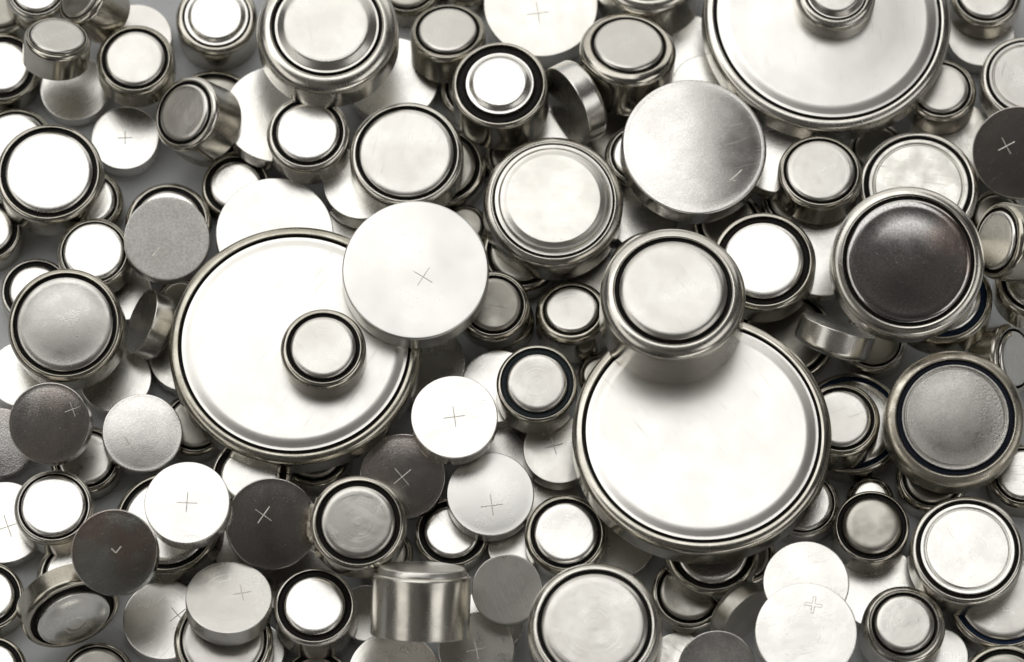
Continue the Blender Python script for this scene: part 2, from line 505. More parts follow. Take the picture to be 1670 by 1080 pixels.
# ------------------------------------------------------------------ the cells
# name, radius, height, style, up-side (N: ringed cap up, P: flat can up), finish, gasket,
# base centre (mm), axis, spin (degrees), plus mark, crust, dome height of the face, label
CELLS = [
    ('button_cell', 2.762, 2.10, 'W', 'P', 'bright', 'black', (-31.40, 18.10, 0.00), (0.0000, 0.0000, 1.0000), 121, (0, 0, 0.22, 2), 0, None,
     'white plus-marked cell lying flat on the table between two tilted ones, upper left'),
    ('button_cell', 2.826, 2.10, 'Wt', 'N', 'bright', 'black', (-22.31, 13.92, 0.00), (0.0000, 0.0000, 1.0000), 303, None, 0, None,
     'low cell with cream cap and black ring, half under the big white blank disc'),
    ('button_cell', 2.809, 2.10, 'W', 'P', 'satin', 'black', (38.37, 27.26, 0.00), (0.0000, 0.0000, 1.0000), 278, None, 0, None,
     'shaded beige blank disc in the gap right of the top coin cell'),
    ('button_cell', 3.734, 1.60, 'W', 'P', 'scratched', 'black', (35.84, 17.80, 0.17), (0.0349, 0.0349, 0.9988), 66, None, 0, None,
     'scratched pale disc beneath, showing as a wedge above the dark plus-marked disc at right edge'),
    ('button_cell', 3.477, 1.60, 'W', 'P', 'scratched', 'black', (-7.20, -1.16, 0.06), (0.0000, 0.0175, 0.9998), 189, None, 0, None,
     'shaded grey blank disc under the rim of the coin cell and the big plus-marked disc'),
    ('button_cell', 3.066, 1.60, 'W', 'P', 'bright', 'black', (0.15, -8.24, 0.00), (0.0000, 0.0000, 1.0000), 309, None, 0, None,
     'white sliver of a disc beneath the plus-marked discs right of the left coin cell'),
    ('button_cell', 2.364, 1.60, 'W', 'P', 'bright', 'black', (-31.27, 4.85, 0.00), (0.0000, 0.0000, 1.0000), 242, None, 0, None,
     'white disc corner showing below the cell beside the grainy grey disc'),
    ('button_cell', 2.887, 1.60, 'W', 'P', 'bright', 'black', (-31.65, -2.41, 0.00), (0.0000, 0.0000, 1.0000), 320, None, 0, None,
     'white blank disc low between the mottled grey cell and the silver grey disc'),
    ('button_cell', 2.790, 1.60, 'W', 'P', 'bright', 'black', (-39.01, -2.04, 0.00), (0.0000, 0.0000, 1.0000), 297, None, 0, None,
     'white blank disc under the left side of the mottled grey cell'),
    ('button_cell', 1.994, 1.60, 'W', 'P', 'bright', 'black', (3.64, 19.01, 0.00), (0.0000, 0.0000, 1.0000), 33, None, 0, None,
     'small white sliver of disc under the cell standing on its edge, top middle'),
    ('button_cell', 3.011, 1.60, 'W', 'P', 'bright', 'black', (14.20, 26.27, -0.00), (0.0000, 0.0000, 1.0000), 310, None, 0, None,
     'white disc deep between the tall grey-capped cell and the top coin cell'),
    ('button_cell', 2.972, 1.60, 'W', 'P', 'bright', 'black', (10.55, 11.62, 0.00), (0.0000, 0.0000, 1.0000), 6, None, 0, None,
     'white disc corner under the half-bright blank disc and the tall shouldered cell'),
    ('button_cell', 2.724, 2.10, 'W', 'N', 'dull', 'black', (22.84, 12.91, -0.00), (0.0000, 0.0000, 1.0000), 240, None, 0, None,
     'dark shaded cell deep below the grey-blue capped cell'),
    ('button_cell', 2.473, 1.60, 'W', 'P', 'bright', 'black', (-13.31, 9.92, 0.00), (0.0000, 0.0000, 1.0000), 132, None, 0, None,
     'white sliver of disc between big blank disc and big plus-marked disc'),
    ('button_cell', 2.308, 1.60, 'W', 'P', 'bright', 'black', (-11.39, -21.93, 0.00), (0.0000, 0.0000, 1.0000), 282, None, 0, None,
     'white sliver of disc left of the cylinder lying on its side'),
    ('button_cell', 2.029, 1.60, 'W', 'P', 'bright', 'black', (0.14, -16.55, 0.00), (0.0000, 0.0000, 1.0000), 119, None, 0, None,
     'small white disc corner left of the cell under the right coin cell'),
    ('button_cell', 2.643, 1.60, 'W', 'P', 'bright', 'black', (-1.68, -22.53, 0.00), (0.0000, 0.0000, 1.0000), 98, None, 0, None,
     'white sliver of disc under the brushed grey disc at the bottom'),
    ('button_cell', 1.932, 1.60, 'W', 'P', 'bright', 'black', (-21.59, -16.70, 0.00), (0.0000, 0.0000, 1.0000), 240, None, 0, None,
     'small white disc corner under the dark plus-marked disc, lower left'),
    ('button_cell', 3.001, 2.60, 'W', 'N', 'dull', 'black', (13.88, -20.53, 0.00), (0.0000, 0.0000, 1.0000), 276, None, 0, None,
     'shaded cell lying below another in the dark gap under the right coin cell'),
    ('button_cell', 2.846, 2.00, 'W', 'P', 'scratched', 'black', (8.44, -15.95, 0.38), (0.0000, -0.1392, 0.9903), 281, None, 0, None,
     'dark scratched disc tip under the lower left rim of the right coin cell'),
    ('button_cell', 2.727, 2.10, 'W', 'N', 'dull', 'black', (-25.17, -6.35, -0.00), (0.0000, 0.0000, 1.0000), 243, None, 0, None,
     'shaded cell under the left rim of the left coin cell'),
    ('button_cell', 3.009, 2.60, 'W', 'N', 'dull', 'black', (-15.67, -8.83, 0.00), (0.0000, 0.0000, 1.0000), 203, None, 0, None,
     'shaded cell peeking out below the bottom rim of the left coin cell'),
    ('button_cell', 3.371, 1.60, 'W', 'P', 'bright', 'black', (28.94, -19.92, 0.00), (0.0000, 0.0000, 1.0000), 327, None, 0, None,
     'white blank disc low between two black-ringed cells at lower right'),
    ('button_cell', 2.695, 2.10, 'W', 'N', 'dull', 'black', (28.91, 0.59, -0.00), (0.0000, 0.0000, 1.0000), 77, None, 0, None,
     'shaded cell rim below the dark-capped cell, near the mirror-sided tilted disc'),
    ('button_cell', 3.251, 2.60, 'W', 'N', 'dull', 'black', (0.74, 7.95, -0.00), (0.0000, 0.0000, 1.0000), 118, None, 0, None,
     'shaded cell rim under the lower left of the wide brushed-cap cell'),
    ('button_cell', 2.816, 2.60, 'W', 'N', 'dull', 'black', (-8.60, 31.53, 0.00), (0.0000, 0.0000, 1.0000), 325, None, 0, None,
     'dark cell cut off by the top edge beside the tall thick cell'),
    ('button_cell', 2.675, 2.10, 'Wt', 'N', 'dull', 'black', (-15.28, -27.65, 0.00), (0.0000, 0.0000, 1.0000), 77, None, 0, None,
     'dark-ringed cell cut off by the bottom edge beneath the white-capped cell'),
    ('button_cell', 2.767, 2.60, 'W', 'N', 'bright', 'black', (10.23, 15.80, 1.60), (0.0000, 0.0000, 1.0000), 267, None, 0, None,
     'pale cell edge hidden behind the half-bright blank disc'),
    ('button_cell', 2.508, 2.60, 'W', 'N', 'dull', 'black', (-41.42, 29.33, 0.33), (-0.1391, 0.0346, 0.9897), 199, None, 0, None,
     'blurred grey cell cut off by the top left corner'),
    ('button_cell', 3.045, 2.60, 'Wt', 'N', 'bright', 'black', (-41.53, 23.97, 0.30), (0.0000, 0.0000, 1.0000), 7, None, 0, None,
     'white-capped cell cut by the left edge below the corner'),
    ('button_cell', 2.963, 1.60, 'W', 'P', 'satin', 'black', (-30.83, 27.20, 0.00), (0.0000, 0.0000, 1.0000), 343, None, 0, None,
     'pale blank disc beneath the cream-capped cell in the top left'),
    ('button_cell', 2.851, 1.60, 'W', 'P', 'bright', 'black', (-35.66, 22.68, 0.00), (0.0000, 0.0000, 1.0000), 32, None, 0, None,
     'white blank disc under the tilted grey cell, top left'),
    ('button_cell', 4.317, 2.00, 'W', 'P', 'bright', 'black', (-19.15, 19.37, 1.76), (0.0696, 0.0696, 0.9951), 81, None, 0, None,
     'large white blank disc left of the tall thick cell, top'),
    ('button_cell', 3.233, 2.10, 'Wn', 'N', 'bright', 'black', (-40.34, 17.62, 0.00), (0.0000, 0.0000, 1.0000), 302, None, 0, None,
     'white-capped cell hidden behind the wide one at left edge'),
    ('button_cell', 3.750, 2.00, 'W', 'P', 'bright', 'black', (-9.75, 23.27, 0.00), (0.0000, 0.0000, 1.0000), 21, None, 0, None,
     'white scratched disc under the tall thick top cell, right of it'),
    ('button_cell', 3.056, 2.60, 'W', 'P', 'bright', 'black', (-12.08, 13.25, 1.60), (0.0000, 0.0000, 1.0000), 154, None, 0, None,
     'white blank disc below the wide pale-capped cell'),
    ('button_cell', 3.471, 2.60, 'W', 'N', 'dull', 'black', (-5.60, 15.49, 0.00), (0.0000, 0.0000, 1.0000), 15, None, 0, None,
     'shaded cell tucked under the right side of the wide pale-capped cell'),
    ('button_cell', 4.718, 2.00, 'W', 'P', 'bright', 'black', (-19.09, 9.15, 1.96), (0.0348, -0.0697, 0.9970), 137, None, 0, None,
     'big white blank disc tucked under the top of the left coin cell'),
    ('button_cell', 3.505, 2.60, 'W', 'N', 'bright', 'black', (-27.70, 10.59, 0.00), (0.0000, 0.0000, 1.0000), 242, None, 0, None,
     'ringed white cell half covered by the grainy grey disc'),
    ('button_cell', 2.853, 2.10, 'Wt', 'N', 'bright', 'black', (-38.22, 4.87, 0.00), (0.0000, 0.0000, 1.0000), 304, None, 0, None,
     'white-capped cell half covered by the mottled grey cell at left'),
    ('button_cell', 2.837, 2.60, 'Wt', 'N', 'bright', 'black', (-42.29, 9.95, 0.00), (0.0000, 0.0000, 1.0000), 198, None, 0, None,
     'white-capped cell cut by the left edge under the widest left cell'),
    ('button_cell', 2.794, 2.60, 'W', 'N', 'bright', 'black', (-34.17, 12.45, -0.00), (0.0000, 0.0000, 1.0000), 218, None, 0, None,
     'cell peeking out behind the right side of the widest left cell'),
    ('button_cell', 2.865, 2.10, 'W', 'N', 'satin', 'black', (-33.75, -9.33, 0.00), (0.0000, 0.0000, 1.0000), 202, None, 0, None,
     'beige-capped cell under the brown and silver grey discs at left'),
    ('button_cell', 2.818, 2.00, 'W', 'P', 'browned', 'black', (-40.64, -7.83, 0.33), (-0.0173, -0.1219, 0.9924), 295, (0.35, 0.0, 0.22, 40), 0, None,
     'dark plus-marked disc cut by the left edge behind the brown one'),
    ('button_cell', 3.388, 1.60, 'W', 'P', 'bright', 'black', (-40.12, -14.47, 0.00), (0.0000, 0.0000, 1.0000), 227, (0.1, -0.1, 0.28, 20), 0, None,
     'white plus-marked disc at left edge under a white-capped cell'),
    ('button_cell', 4.231, 2.60, 'Wn', 'N', 'bright', 'black', (-26.89, -15.22, 1.36), (-0.0698, 0.0000, 0.9976), 68, None, 0, None,
     'wide cell mostly covered by the white plus-marked and brown discs, lower left'),
    ('button_cell', 3.029, 2.60, 'W', 'N', 'bright', 'black', (-34.28, -19.12, 0.00), (0.0000, 0.0000, 1.0000), 187, None, 0, None,
     'pale-capped cell under the brown iridescent disc, lower left'),
    ('button_cell', 3.264, 2.00, 'W', 'P', 'bright', 'black', (-27.21, -22.60, 0.00), (0.0000, 0.0000, 1.0000), 49, (0.32, 0.12, 0.24, 40), 0, None,
     'white plus-marked disc between the tipped domed cell and the tilted pale disc'),
    ('button_cell', 2.832, 2.60, 'Wt', 'N', 'bright', 'black', (-41.04, -20.83, 0.00), (0.0000, 0.0000, 1.0000), 18, None, 0, None,
     'white-capped cell cut by the left edge near the bottom'),
    ('button_cell', 2.769, 2.60, 'Wt', 'N', 'bright', 'black', (-40.53, -26.81, 0.00), (0.0000, 0.0000, 1.0000), 69, None, 0, None,
     'cell cut off by the bottom left corner'),
    ('button_cell', 3.008, 2.10, 'Wn', 'N', 'dull', 'black', (-32.32, -27.34, 0.25), (0.0000, -0.0872, 0.9962), 253, None, 0, None,
     'dark-capped cell cut by the bottom edge below the tipped domed cell'),
    ('button_cell', 3.175, 2.60, 'Wt', 'N', 'bright', 'black', (-20.36, -11.63, 2.41), (-0.0697, -0.0348, 0.9970), 111, None, 0, None,
     'cell half hidden under the bottom left rim of the left coin cell'),
    ('button_cell', 2.921, 2.10, 'Wt', 'N', 'bright', 'black', (-4.81, -15.47, 0.10), (0.0349, 0.0000, 0.9994), 132, None, 0, None,
     'cream-capped black-ringed cell under two plus-marked discs, bottom centre'),
    ('button_cell', 3.042, 1.60, 'W', 'P', 'bright', 'black', (-1.02, -3.64, 1.60), (0.0000, 0.0000, 1.0000), 344, None, 0, None,
     'white blank disc behind the white plus-marked disc at centre'),
    ('button_cell', 2.855, 2.00, 'W', 'P', 'satin', 'black', (3.73, -9.12, 1.65), (0.0000, 0.0175, 0.9998), 223, (-0.15, 0.1, 0.26, 15), 0, None,
     'half-shaded grey plus-marked disc beside the left rim of the right coin cell'),
    ('button_cell', 3.687, 2.00, 'W', 'P', 'bright', 'black', (-9.33, -27.70, 1.66), (0.1219, 0.0000, 0.9925), 320, None, 0, None,
     'pale disc cut by the bottom edge below the lying cylinder'),
    ('button_cell', 2.952, 2.60, 'W', 'P', 'scratched', 'black', (-2.72, -25.20, 1.54), (-0.0172, -0.1736, 0.9847), 154, (0, 0, 0.26, 12), 0, None,
     'dark plus-marked disc at the bottom edge right of the lying cylinder'),
    ('button_cell', 3.681, 2.60, 'W', 'N', 'bright', 'black', (15.63, -17.87, 2.75), (0.0000, 0.0000, 1.0000), 215, None, 0, None,
     'bright-rimmed cell emerging under the bottom rim of the right coin cell'),
    ('button_cell', 2.575, 1.60, 'W', 'P', 'dull', 'black', (17.08, -22.07, 4.05), (0.6764, -0.6939, 0.2470), 259, None, 0, None,
     'thin disc standing on edge in the dark gap right of the tall bottom cell'),
    ('button_cell', 2.852, 2.60, 'Wn', 'N', 'bright', 'black', (22.96, -13.17, 0.00), (0.0000, 0.0000, 1.0000), 197, None, 0, None,
     'pale-capped cell under the lower right rim of the right coin cell'),
    ('button_cell', 2.857, 2.60, 'W', 'N', 'dull', 'black', (33.22, -11.03, 0.00), (0.0000, 0.0000, 1.0000), 293, None, 0, None,
     'shaded cell under the bottom of the stained dark-ringed cell'),
    ('button_cell', 2.712, 2.60, 'W', 'N', 'bright', 'black', (40.35, -10.88, 0.00), (0.0000, 0.0000, 1.0000), 179, None, 0, None,
     'cell cut by the right edge under the stained dark-ringed cell'),
    ('button_cell', 4.279, 2.60, 'Wn', 'N', 'bright', 'blue', (26.94, -6.47, 0.00), (0.0000, 0.0000, 1.0000), 273, None, 0, None,
     'blue-ringed cell under a smaller cell right of the right coin cell'),
    ('button_cell', 2.874, 2.60, 'W', 'N', 'bright', 'black', (37.95, -1.11, 2.13), (0.7631, -0.1571, 0.6269), 299, None, 0, None,
     'tilted cell at the right edge above the stained dark-ringed cell'),
    ('button_cell', 4.272, 2.60, 'Wn', 'N', 'satin', 'blue', (38.45, -20.93, 0.00), (0.0000, 0.0000, 1.0000), 208, None, 0, None,
     'blue-ringed cell beneath the wide double-ringed cell, lower right'),
    ('button_cell', 3.559, 2.60, 'W', 'N', 'dull', 'black', (38.20, -28.68, 1.70), (0.0000, -0.0349, 0.9994), 299, None, 0, None,
     'dark cell cut off by the bottom right corner'),
    ('button_cell', 2.879, 2.60, 'W', 'N', 'satin', 'black', (34.75, 21.31, 1.71), (0.0000, 0.0698, 0.9976), 118, None, 0, None,
     'grey-capped cell under the right rim of the top coin cell'),
    ('button_cell', 4.826, 2.60, 'W2', 'N', 'scratched', 'black', (32.65, 12.96, 1.90), (0.0000, -0.0175, 0.9998), 172, None, 0, None,
     'scratched white-capped cell behind the dark mirror-capped cell, right'),
    ('button_cell', 3.682, 2.00, 'W', 'P', 'bright', 'black', (24.72, 7.66, 1.86), (0.0348, -0.0697, 0.9970), 349, None, 0, None,
     'cream blank disc between white-capped and dark-capped cells, right of centre'),
    ('button_cell', 4.024, 2.60, 'W', 'N', 'bright', 'blue', (34.08, 2.36, 4.51), (-0.0348, 0.0697, 0.9970), 14, None, 0, None,
     'blue-ringed cell under the right side of the dark mirror-capped cell'),
    ('button_cell', 3.205, 2.60, 'W', 'N', 'bright', 'black', (41.43, 3.71, 4.36), (0.0348, 0.0697, 0.9970), 143, None, 0, None,
     'cell cut by the right edge below the cell tipped on its side'),
    ('button_cell', 3.723, 2.60, 'W', 'N', 'dull', 'black', (11.32, 5.76, 1.41), (0.0000, -0.0698, 0.9976), 310, None, 0, None,
     'dark rim of a cell just behind the tall shouldered centre cell'),
    ('button_cell', 2.786, 2.00, 'W', 'P', 'bright', 'black', (15.67, 21.94, 1.60), (0.0000, 0.0000, 1.0000), 343, None, 0, None,
     'white disc between the half-bright disc and the top coin cell'),
    ('button_cell', 2.765, 2.00, 'W', 'P', 'bright', 'black', (21.28, 15.25, 2.25), (0.0000, 0.0000, 1.0000), 356, None, 0, None,
     'white disc corner left of the grey-blue capped cell'),
    ('button_cell', 2.734, 1.90, 'W', 'P', 'bright', 'black', (-27.91, 1.30, 2.97), (-0.8585, 0.1545, 0.4891), 83, None, 0, None,
     'thin disc standing on edge left of the left coin cell'),
    ('button_cell', 2.590, 2.60, 'W', 'N', 'bright', 'black', (-38.67, 29.39, 3.25), (0.0261, 0.0523, 0.9983), 357, None, 0, None,
     'white-capped cell cut by the top edge near the left corner'),
    ('button_cell', 2.379, 3.60, 'W', 'N', 'dull', 'black', (-32.94, 27.79, 4.43), (-0.5559, 0.1085, 0.8241), 167, None, 0, None,
     'cell tipped to the left at the top edge, side catching light'),
    ('button_cell', 3.166, 2.60, 'W', 'N', 'satin', 'black', (-30.42, 23.16, 3.80), (0.0000, 0.0262, 0.9997), 277, None, 0, None,
     'cream-capped cell overlapping a pale disc, top left'),
    ('button_cell', 3.351, 3.60, 'St', 'N', 'bright', 'black', (-24.11, 28.18, 0.00), (0.0000, 0.0000, 1.0000), 292, None, 0, None,
     'double-ringed white-capped cell cut by the top edge, left'),
    ('button_cell', 3.103, 3.60, 'W', 'N', 'satin', 'black', (-24.44, 18.81, 3.39), (-0.5185, -0.0867, 0.8507), 291, None, 0, None,
     'grey-capped cell leaning left beside the large white blank disc'),
    ('button_cell', 4.299, 3.00, 'Wn', 'N', 'bright', 'black', (-37.09, 13.63, 2.75), (0.0000, 0.0000, 1.0000), 53, None, 0, None,
     'widest white-capped cell at the left edge, upper left'),
    ('button_cell', 3.084, 3.00, 'W', 'N', 'satin', 'black', (-5.15, 25.35, 2.33), (-0.0250, 0.2923, 0.9560), 335, None, 0, None,
     'tall grey-capped cell leaning back, just right of the tall thick top cell'),
    ('button_cell', 4.664, 3.00, 'W', 'P', 'brushed', 'black', (2.36, 29.54, 0.00), (0.0000, 0.0000, 1.0000), 108, (-0.05, -0.17, 0.2, 8), 0, None,
     'wide pale plus-marked disc cut by the top edge, middle'),
    ('button_cell', 4.486, 5.00, 'L', 'N', 'satin', 'black', (11.25, 31.48, 1.41), (-0.0261, 0.0610, 0.9978), 324, None, 0, None,
     'tall cell cut off by the top edge above the grey-capped one'),
    ('button_cell', 3.903, 4.20, 'W3', 'N', 'satin', 'black', (9.15, 22.70, 3.24), (0.0577, 0.3250, 0.9439), 293, None, 0, None,
     'tall grey-capped cell with bright shoulder leaning back, top right of middle'),
    ('button_cell', 3.413, 1.90, 'W', 'P', 'bright', 'black', (5.99, 20.56, 4.82), (-0.8373, -0.5179, 0.1755), 136, None, 0, None,
     'thin dark-faced disc standing on edge, top middle'),
    ('button_cell', 2.949, 2.40, 'W', 'N', 'satin', 'black', (38.64, 29.68, 2.10), (0.0000, 0.0523, 0.9986), 145, None, 0, None,
     'grey-capped cell cut by the top edge near the right corner'),
    ('button_cell', 3.771, 2.60, 'W2', 'N', 'satin', 'black', (41.67, 22.20, 2.15), (0.0262, 0.0262, 0.9993), 63, None, 0, None,
     'double-ringed grey-capped cell cut by the right edge above the dark disc'),
    ('button_cell', 3.375, 2.80, 'Wn', 'N', 'satin', 'black', (24.53, 12.78, 4.57), (0.0260, 0.1132, 0.9932), 32, None, 0, None,
     'grey-blue capped cell in dark shade below the top coin cell'),
    ('button_cell', 3.075, 4.00, 'W', 'N', 'bright', 'black', (41.28, 5.78, 9.54), (-0.8305, -0.0766, 0.5517), 246, None, 0, None,
     'cell tipped on its side facing the dark-capped cell, right edge'),
    ('button_cell', 3.109, 2.10, 'W', 'P', 'bright', 'black', (25.25, -1.08, 4.63), (0.3043, 0.8207, 0.4835), 327, None, 0, None,
     'thin disc tipped up showing its shiny side, right of the tall shouldered centre cell'),
    ('button_cell', 3.338, 3.00, 'W', 'N', 'bright', 'black', (-16.27, 16.51, 4.15), (-0.0262, 0.0000, 0.9997), 247, None, 0, None,
     'white-capped cell overlapping the large white blank disc'),
    ('button_cell', 2.984, 2.60, 'Wn', 'N', 'bright', 'black', (-33.36, 7.09, 2.55), (0.0000, -0.0262, 0.9997), 45, None, 0, None,
     'tall white-capped cell left of the grainy grey disc'),
    ('button_cell', 4.583, 3.60, 'W4', 'N', 'mottled', 'black', (-35.08, 0.27, 4.53), (-0.0260, -0.1305, 0.9911), 176, None, 0, 0.12,
     'wide mottled grey-capped cell at the left side'),
    ('button_cell', 3.167, 2.00, 'W', 'P', 'grainy2', 'black', (-29.26, -7.75, 2.41), (0.0521, -0.1044, 0.9932), 34, (-0.32, -0.28, 0.2, 35), 0, 0.08,
     'silver grey plus-marked disc at left, bright along its right edge'),
    ('button_cell', 3.142, 2.60, 'Wn', 'N', 'bright', 'black', (-35.81, -14.39, 2.65), (-0.0262, 0.0262, 0.9993), 210, None, 0, None,
     'white-capped cell above the brown iridescent disc at left'),
    ('button_cell', 3.573, 2.60, 'W', 'P', 'browned', 'black', (-18.85, -15.73, 4.68), (0.0677, -0.2414, 0.9681), 77, (-0.18, 0.18, 0.22, -35), 0, 0.16,
     'large dark plus-marked disc below the left coin cell'),
    ('button_cell', 3.944, 1.90, 'D', 'N', 'bright', 'black', (-34.77, -21.71, 5.05), (0.3699, -0.8644, 0.3406), 10, None, 0, None,
     'tipped cell with domed cap facing down, bottom left'),
    ('button_cell', 3.854, 2.60, 'W4', 'N', 'satin', 'black', (-22.48, -24.90, 1.95), (0.0262, -0.0349, 0.9990), 150, None, 0, None,
     'grey-capped cell under the tilted pale plus-marked disc, bottom'),
    ('button_cell', 3.369, 2.10, 'W', 'P', 'browned', 'black', (-8.49, -11.28, 2.85), (-0.0596, -0.2161, 0.9746), 218, (0, -0.02, 0.26, -50), 0, 0.16,
     'dark reddish plus-marked disc at the lower right rim of the left coin cell'),
    ('button_cell', 3.416, 2.10, 'W', 'P', 'stained', 'black', (-1.74, -12.96, 2.40), (0.0261, -0.0523, 0.9983), 212, (0.03, -0.28, 0.26, 8), 0, 0.1,
     'pale plus-marked disc with a grey stain, below the white plus-marked one at centre'),
    ('button_cell', 3.257, 2.60, 'W', 'N', 'bright', 'black', (4.28, -16.38, 2.50), (-0.0262, -0.0436, 0.9987), 60, None, 0, None,
     'white-capped thin-rimmed cell left of the right coin cell bottom'),
    ('button_cell', 2.752, 2.00, 'W', 'P', 'brushdark', 'black', (-0.31, -21.24, 4.98), (-0.0343, -0.1821, 0.9827), 22, None, 0, None,
     'brushed grey disc beside the tall bottom cell'),
    ('button_cell', 3.209, 3.60, 'Wt', 'N', 'bright', 'black', (-15.31, -22.67, 2.15), (0.0000, 0.0262, 0.9997), 309, None, 0, None,
     'white-capped black-ringed cell left of the lying cylinder'),
    ('button_cell', 3.022, 2.00, 'W', 'P', 'grainy', 'black', (15.82, -27.49, 4.60), (0.0000, -0.2250, 0.9744), 314, None, 0, None,
     'dark grey grainy disc cut by the bottom edge, right half'),
    ('button_cell', 3.340, 2.00, 'W', 'P', 'bright', 'black', (22.69, -21.27, 5.65), (0.0262, 0.0000, 0.9997), 23, None, 0, None,
     'white blank disc tucked behind a white plus-marked disc, lower right'),
    ('button_cell', 2.975, 3.00, 'Wk', 'N', 'dull', 'black', (28.17, -15.78, 1.60), (0.0000, 0.0175, 0.9998), 193, None, 0, None,
     'cell with dull swirl-marked cap and thick black ring, lower right'),
    ('button_cell', 4.438, 3.20, 'W2', 'N', 'bright', 'black', (35.46, -18.06, 2.75), (0.0000, 0.0000, 1.0000), 300, None, 0, None,
     'wide white-capped double-ringed cell at lower right'),
    ('button_cell', 2.872, 3.00, 'W', 'N', 'dull', 'black', (-1.54, 2.71, 2.46), (0.0261, -0.0958, 0.9951), 169, None, 0, None,
     'dull-capped cell peeking from under the big plus-marked disc'),
    ('button_cell', 2.932, 3.40, 'W3', 'N', 'satin', 'black', (4.92, 1.93, 0.53), (-0.0515, 0.1820, 0.9820), 282, None, 0, None,
     'small cream-capped cell in shade left of the tall shouldered centre cell'),
    ('button_cell', 3.863, 4.20, 'St2', 'N', 'bright', 'black', (-0.87, 20.26, 3.41), (-0.0261, 0.0610, 0.9978), 142, None, 0, None,
     'white-capped cell with a wide black ring, top middle'),
    ('button_cell', 4.557, 3.00, 'W4', 'N', 'satin', 'black', (-8.43, 14.69, 4.20), (0.0000, 0.0000, 1.0000), 258, None, 0, None,
     'wide pale-capped cell with thin rings, above the big plus-marked disc'),
    ('button_cell', 4.183, 3.00, 'W', 'N', 'bright', 'black', (20.02, 5.68, 3.95), (-0.0262, -0.0262, 0.9993), 120, None, 0, None,
     'white-capped cell right of the tall shouldered centre cell'),
    ('button_cell', 3.081, 3.60, 'W', 'N', 'satin', 'black', (25.88, -7.45, 2.75), (-0.0087, 0.0000, 1.0000), 18, None, 0, None,
     'pale-capped cell lying on a blue-ringed one, by the right coin cell'),
    ('button_cell', 5.182, 5.40, 'L2', 'N', 'satin', 'black', (6.44, -25.78, 6.30), (-0.0262, -0.0262, 0.9993), 158, None, 0, None,
     'tall wide pale-capped cell at the bottom edge, right of middle'),
    ('button_cell', 5.581, 3.40, 'K', 'N', 'brushed', 'black', (3.24, 11.09, 2.85), (0.0262, -0.0262, 0.9993), 3, None, 0, None,
     'wide brushed white-capped cell with broad stepped rings, above centre'),
    ('button_cell', 3.737, 2.10, 'W', 'P', 'browned', 'black', (40.79, 15.91, 3.96), (-0.0579, -0.3168, 0.9467), 39, (-0.27, 0.14, 0.2, 28), 0, 0.08,
     'nearly black plus-marked disc cut by the right edge'),
    ('coin_cell', 9.956, 2.50, 'C', 'N', 'coin', 'black', (-17.07, -1.68, 5.30), (0.0000, 0.0000, 1.0000), 55, None, 0, None,
     'large coin cell left of centre with a small cell lying on it'),
    ('coin_cell', 10.113, 2.50, 'C', 'N', 'coin', 'black', (14.79, -9.66, 6.71), (0.0000, 0.0698, 0.9976), 307, None, 0, None,
     'large bright coin cell right of centre, tall cell resting on its top edge'),
    ('coin_cell', 10.027, 2.50, 'C', 'N', 'coin', 'black', (25.39, 26.64, 4.75), (0.0454, 0.0174, 0.9988), 274, None, 0, 0.2,
     'large coin cell cut by the top edge, small cell lying on it'),
    ('button_cell', 2.706, 2.40, 'Wn', 'N', 'satin', 'black', (-36.78, 22.91, 6.83), (0.1330, 0.4891, 0.8620), 16, None, 0, None,
     'blurred grey cell leaning steeply back, top left'),
    ('button_cell', 5.689, 3.40, 'L', 'N', 'satin', 'black', (-14.78, 24.27, 7.00), (-0.0087, 0.0349, 0.9994), 101, None, 0, None,
     'tall thick white-capped cell cut by the top edge, left of middle'),
    ('button_cell', 3.277, 2.20, 'L', 'N', 'satin', 'black', (25.96, 27.67, 7.40), (0.0262, 0.0349, 0.9990), 208, None, 0, None,
     'small round-shouldered cell lying on the top coin cell'),
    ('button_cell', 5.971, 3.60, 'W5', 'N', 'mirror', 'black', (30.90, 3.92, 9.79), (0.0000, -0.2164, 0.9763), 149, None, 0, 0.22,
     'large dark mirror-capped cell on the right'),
    ('button_cell', 3.348, 2.60, 'W', 'N', 'satin', 'black', (-14.73, -3.03, 7.95), (0.0000, 0.0000, 1.0000), 312, None, 0, None,
     'small cream-capped cell lying on the left coin cell'),
    ('button_cell', 3.407, 2.10, 'W', 'P', 'grainy', 'black', (-27.53, 7.71, 5.18), (0.0602, -0.1647, 0.9845), 134, (-0.25, -0.32, 0.13, 50, 1), 0, None,
     'grainy grey disc with a short scratch, left of the big white blank disc'),
    ('button_cell', 3.212, 2.10, 'W', 'P', 'browned', 'black', (-36.05, -7.82, 5.65), (-0.0681, -0.2159, 0.9740), 79, (0.58, 0.33, 0.2, 20), 0, 0.16,
     'brown plus-marked disc at the left, below the mottled cell'),
    ('button_cell', 3.316, 2.10, 'W', 'P', 'bright', 'black', (-25.06, -15.43, 7.65), (-0.0262, -0.0262, 0.9993), 353, (0, 0, 0.24, -3), 0, None,
     'white plus-marked disc left of the large dark plus-marked one'),
    ('button_cell', 3.311, 2.10, 'W', 'P', 'browned2', 'black', (-30.37, -19.55, 9.52), (-0.0508, -0.2416, 0.9690), 21, (0.05, 0.03, 0.16, 40, 2), 0, 0.16,
     'brown iridescent disc with a faint check mark, lower left'),
    ('button_cell', 3.342, 2.10, 'W', 'P', 'satin', 'black', (-21.95, -22.89, 5.09), (0.0251, 0.2839, 0.9585), 173, (0.3, 0.12, 0.22, 12), 0, None,
     'pale grey plus-marked disc leaning back on a cell, bottom left'),
    ('button_cell', 3.729, 3.60, 'W', 'N', 'satin', 'black', (-11.94, -16.87, 6.93), (0.0260, -0.1218, 0.9922), 160, None, 1, None,
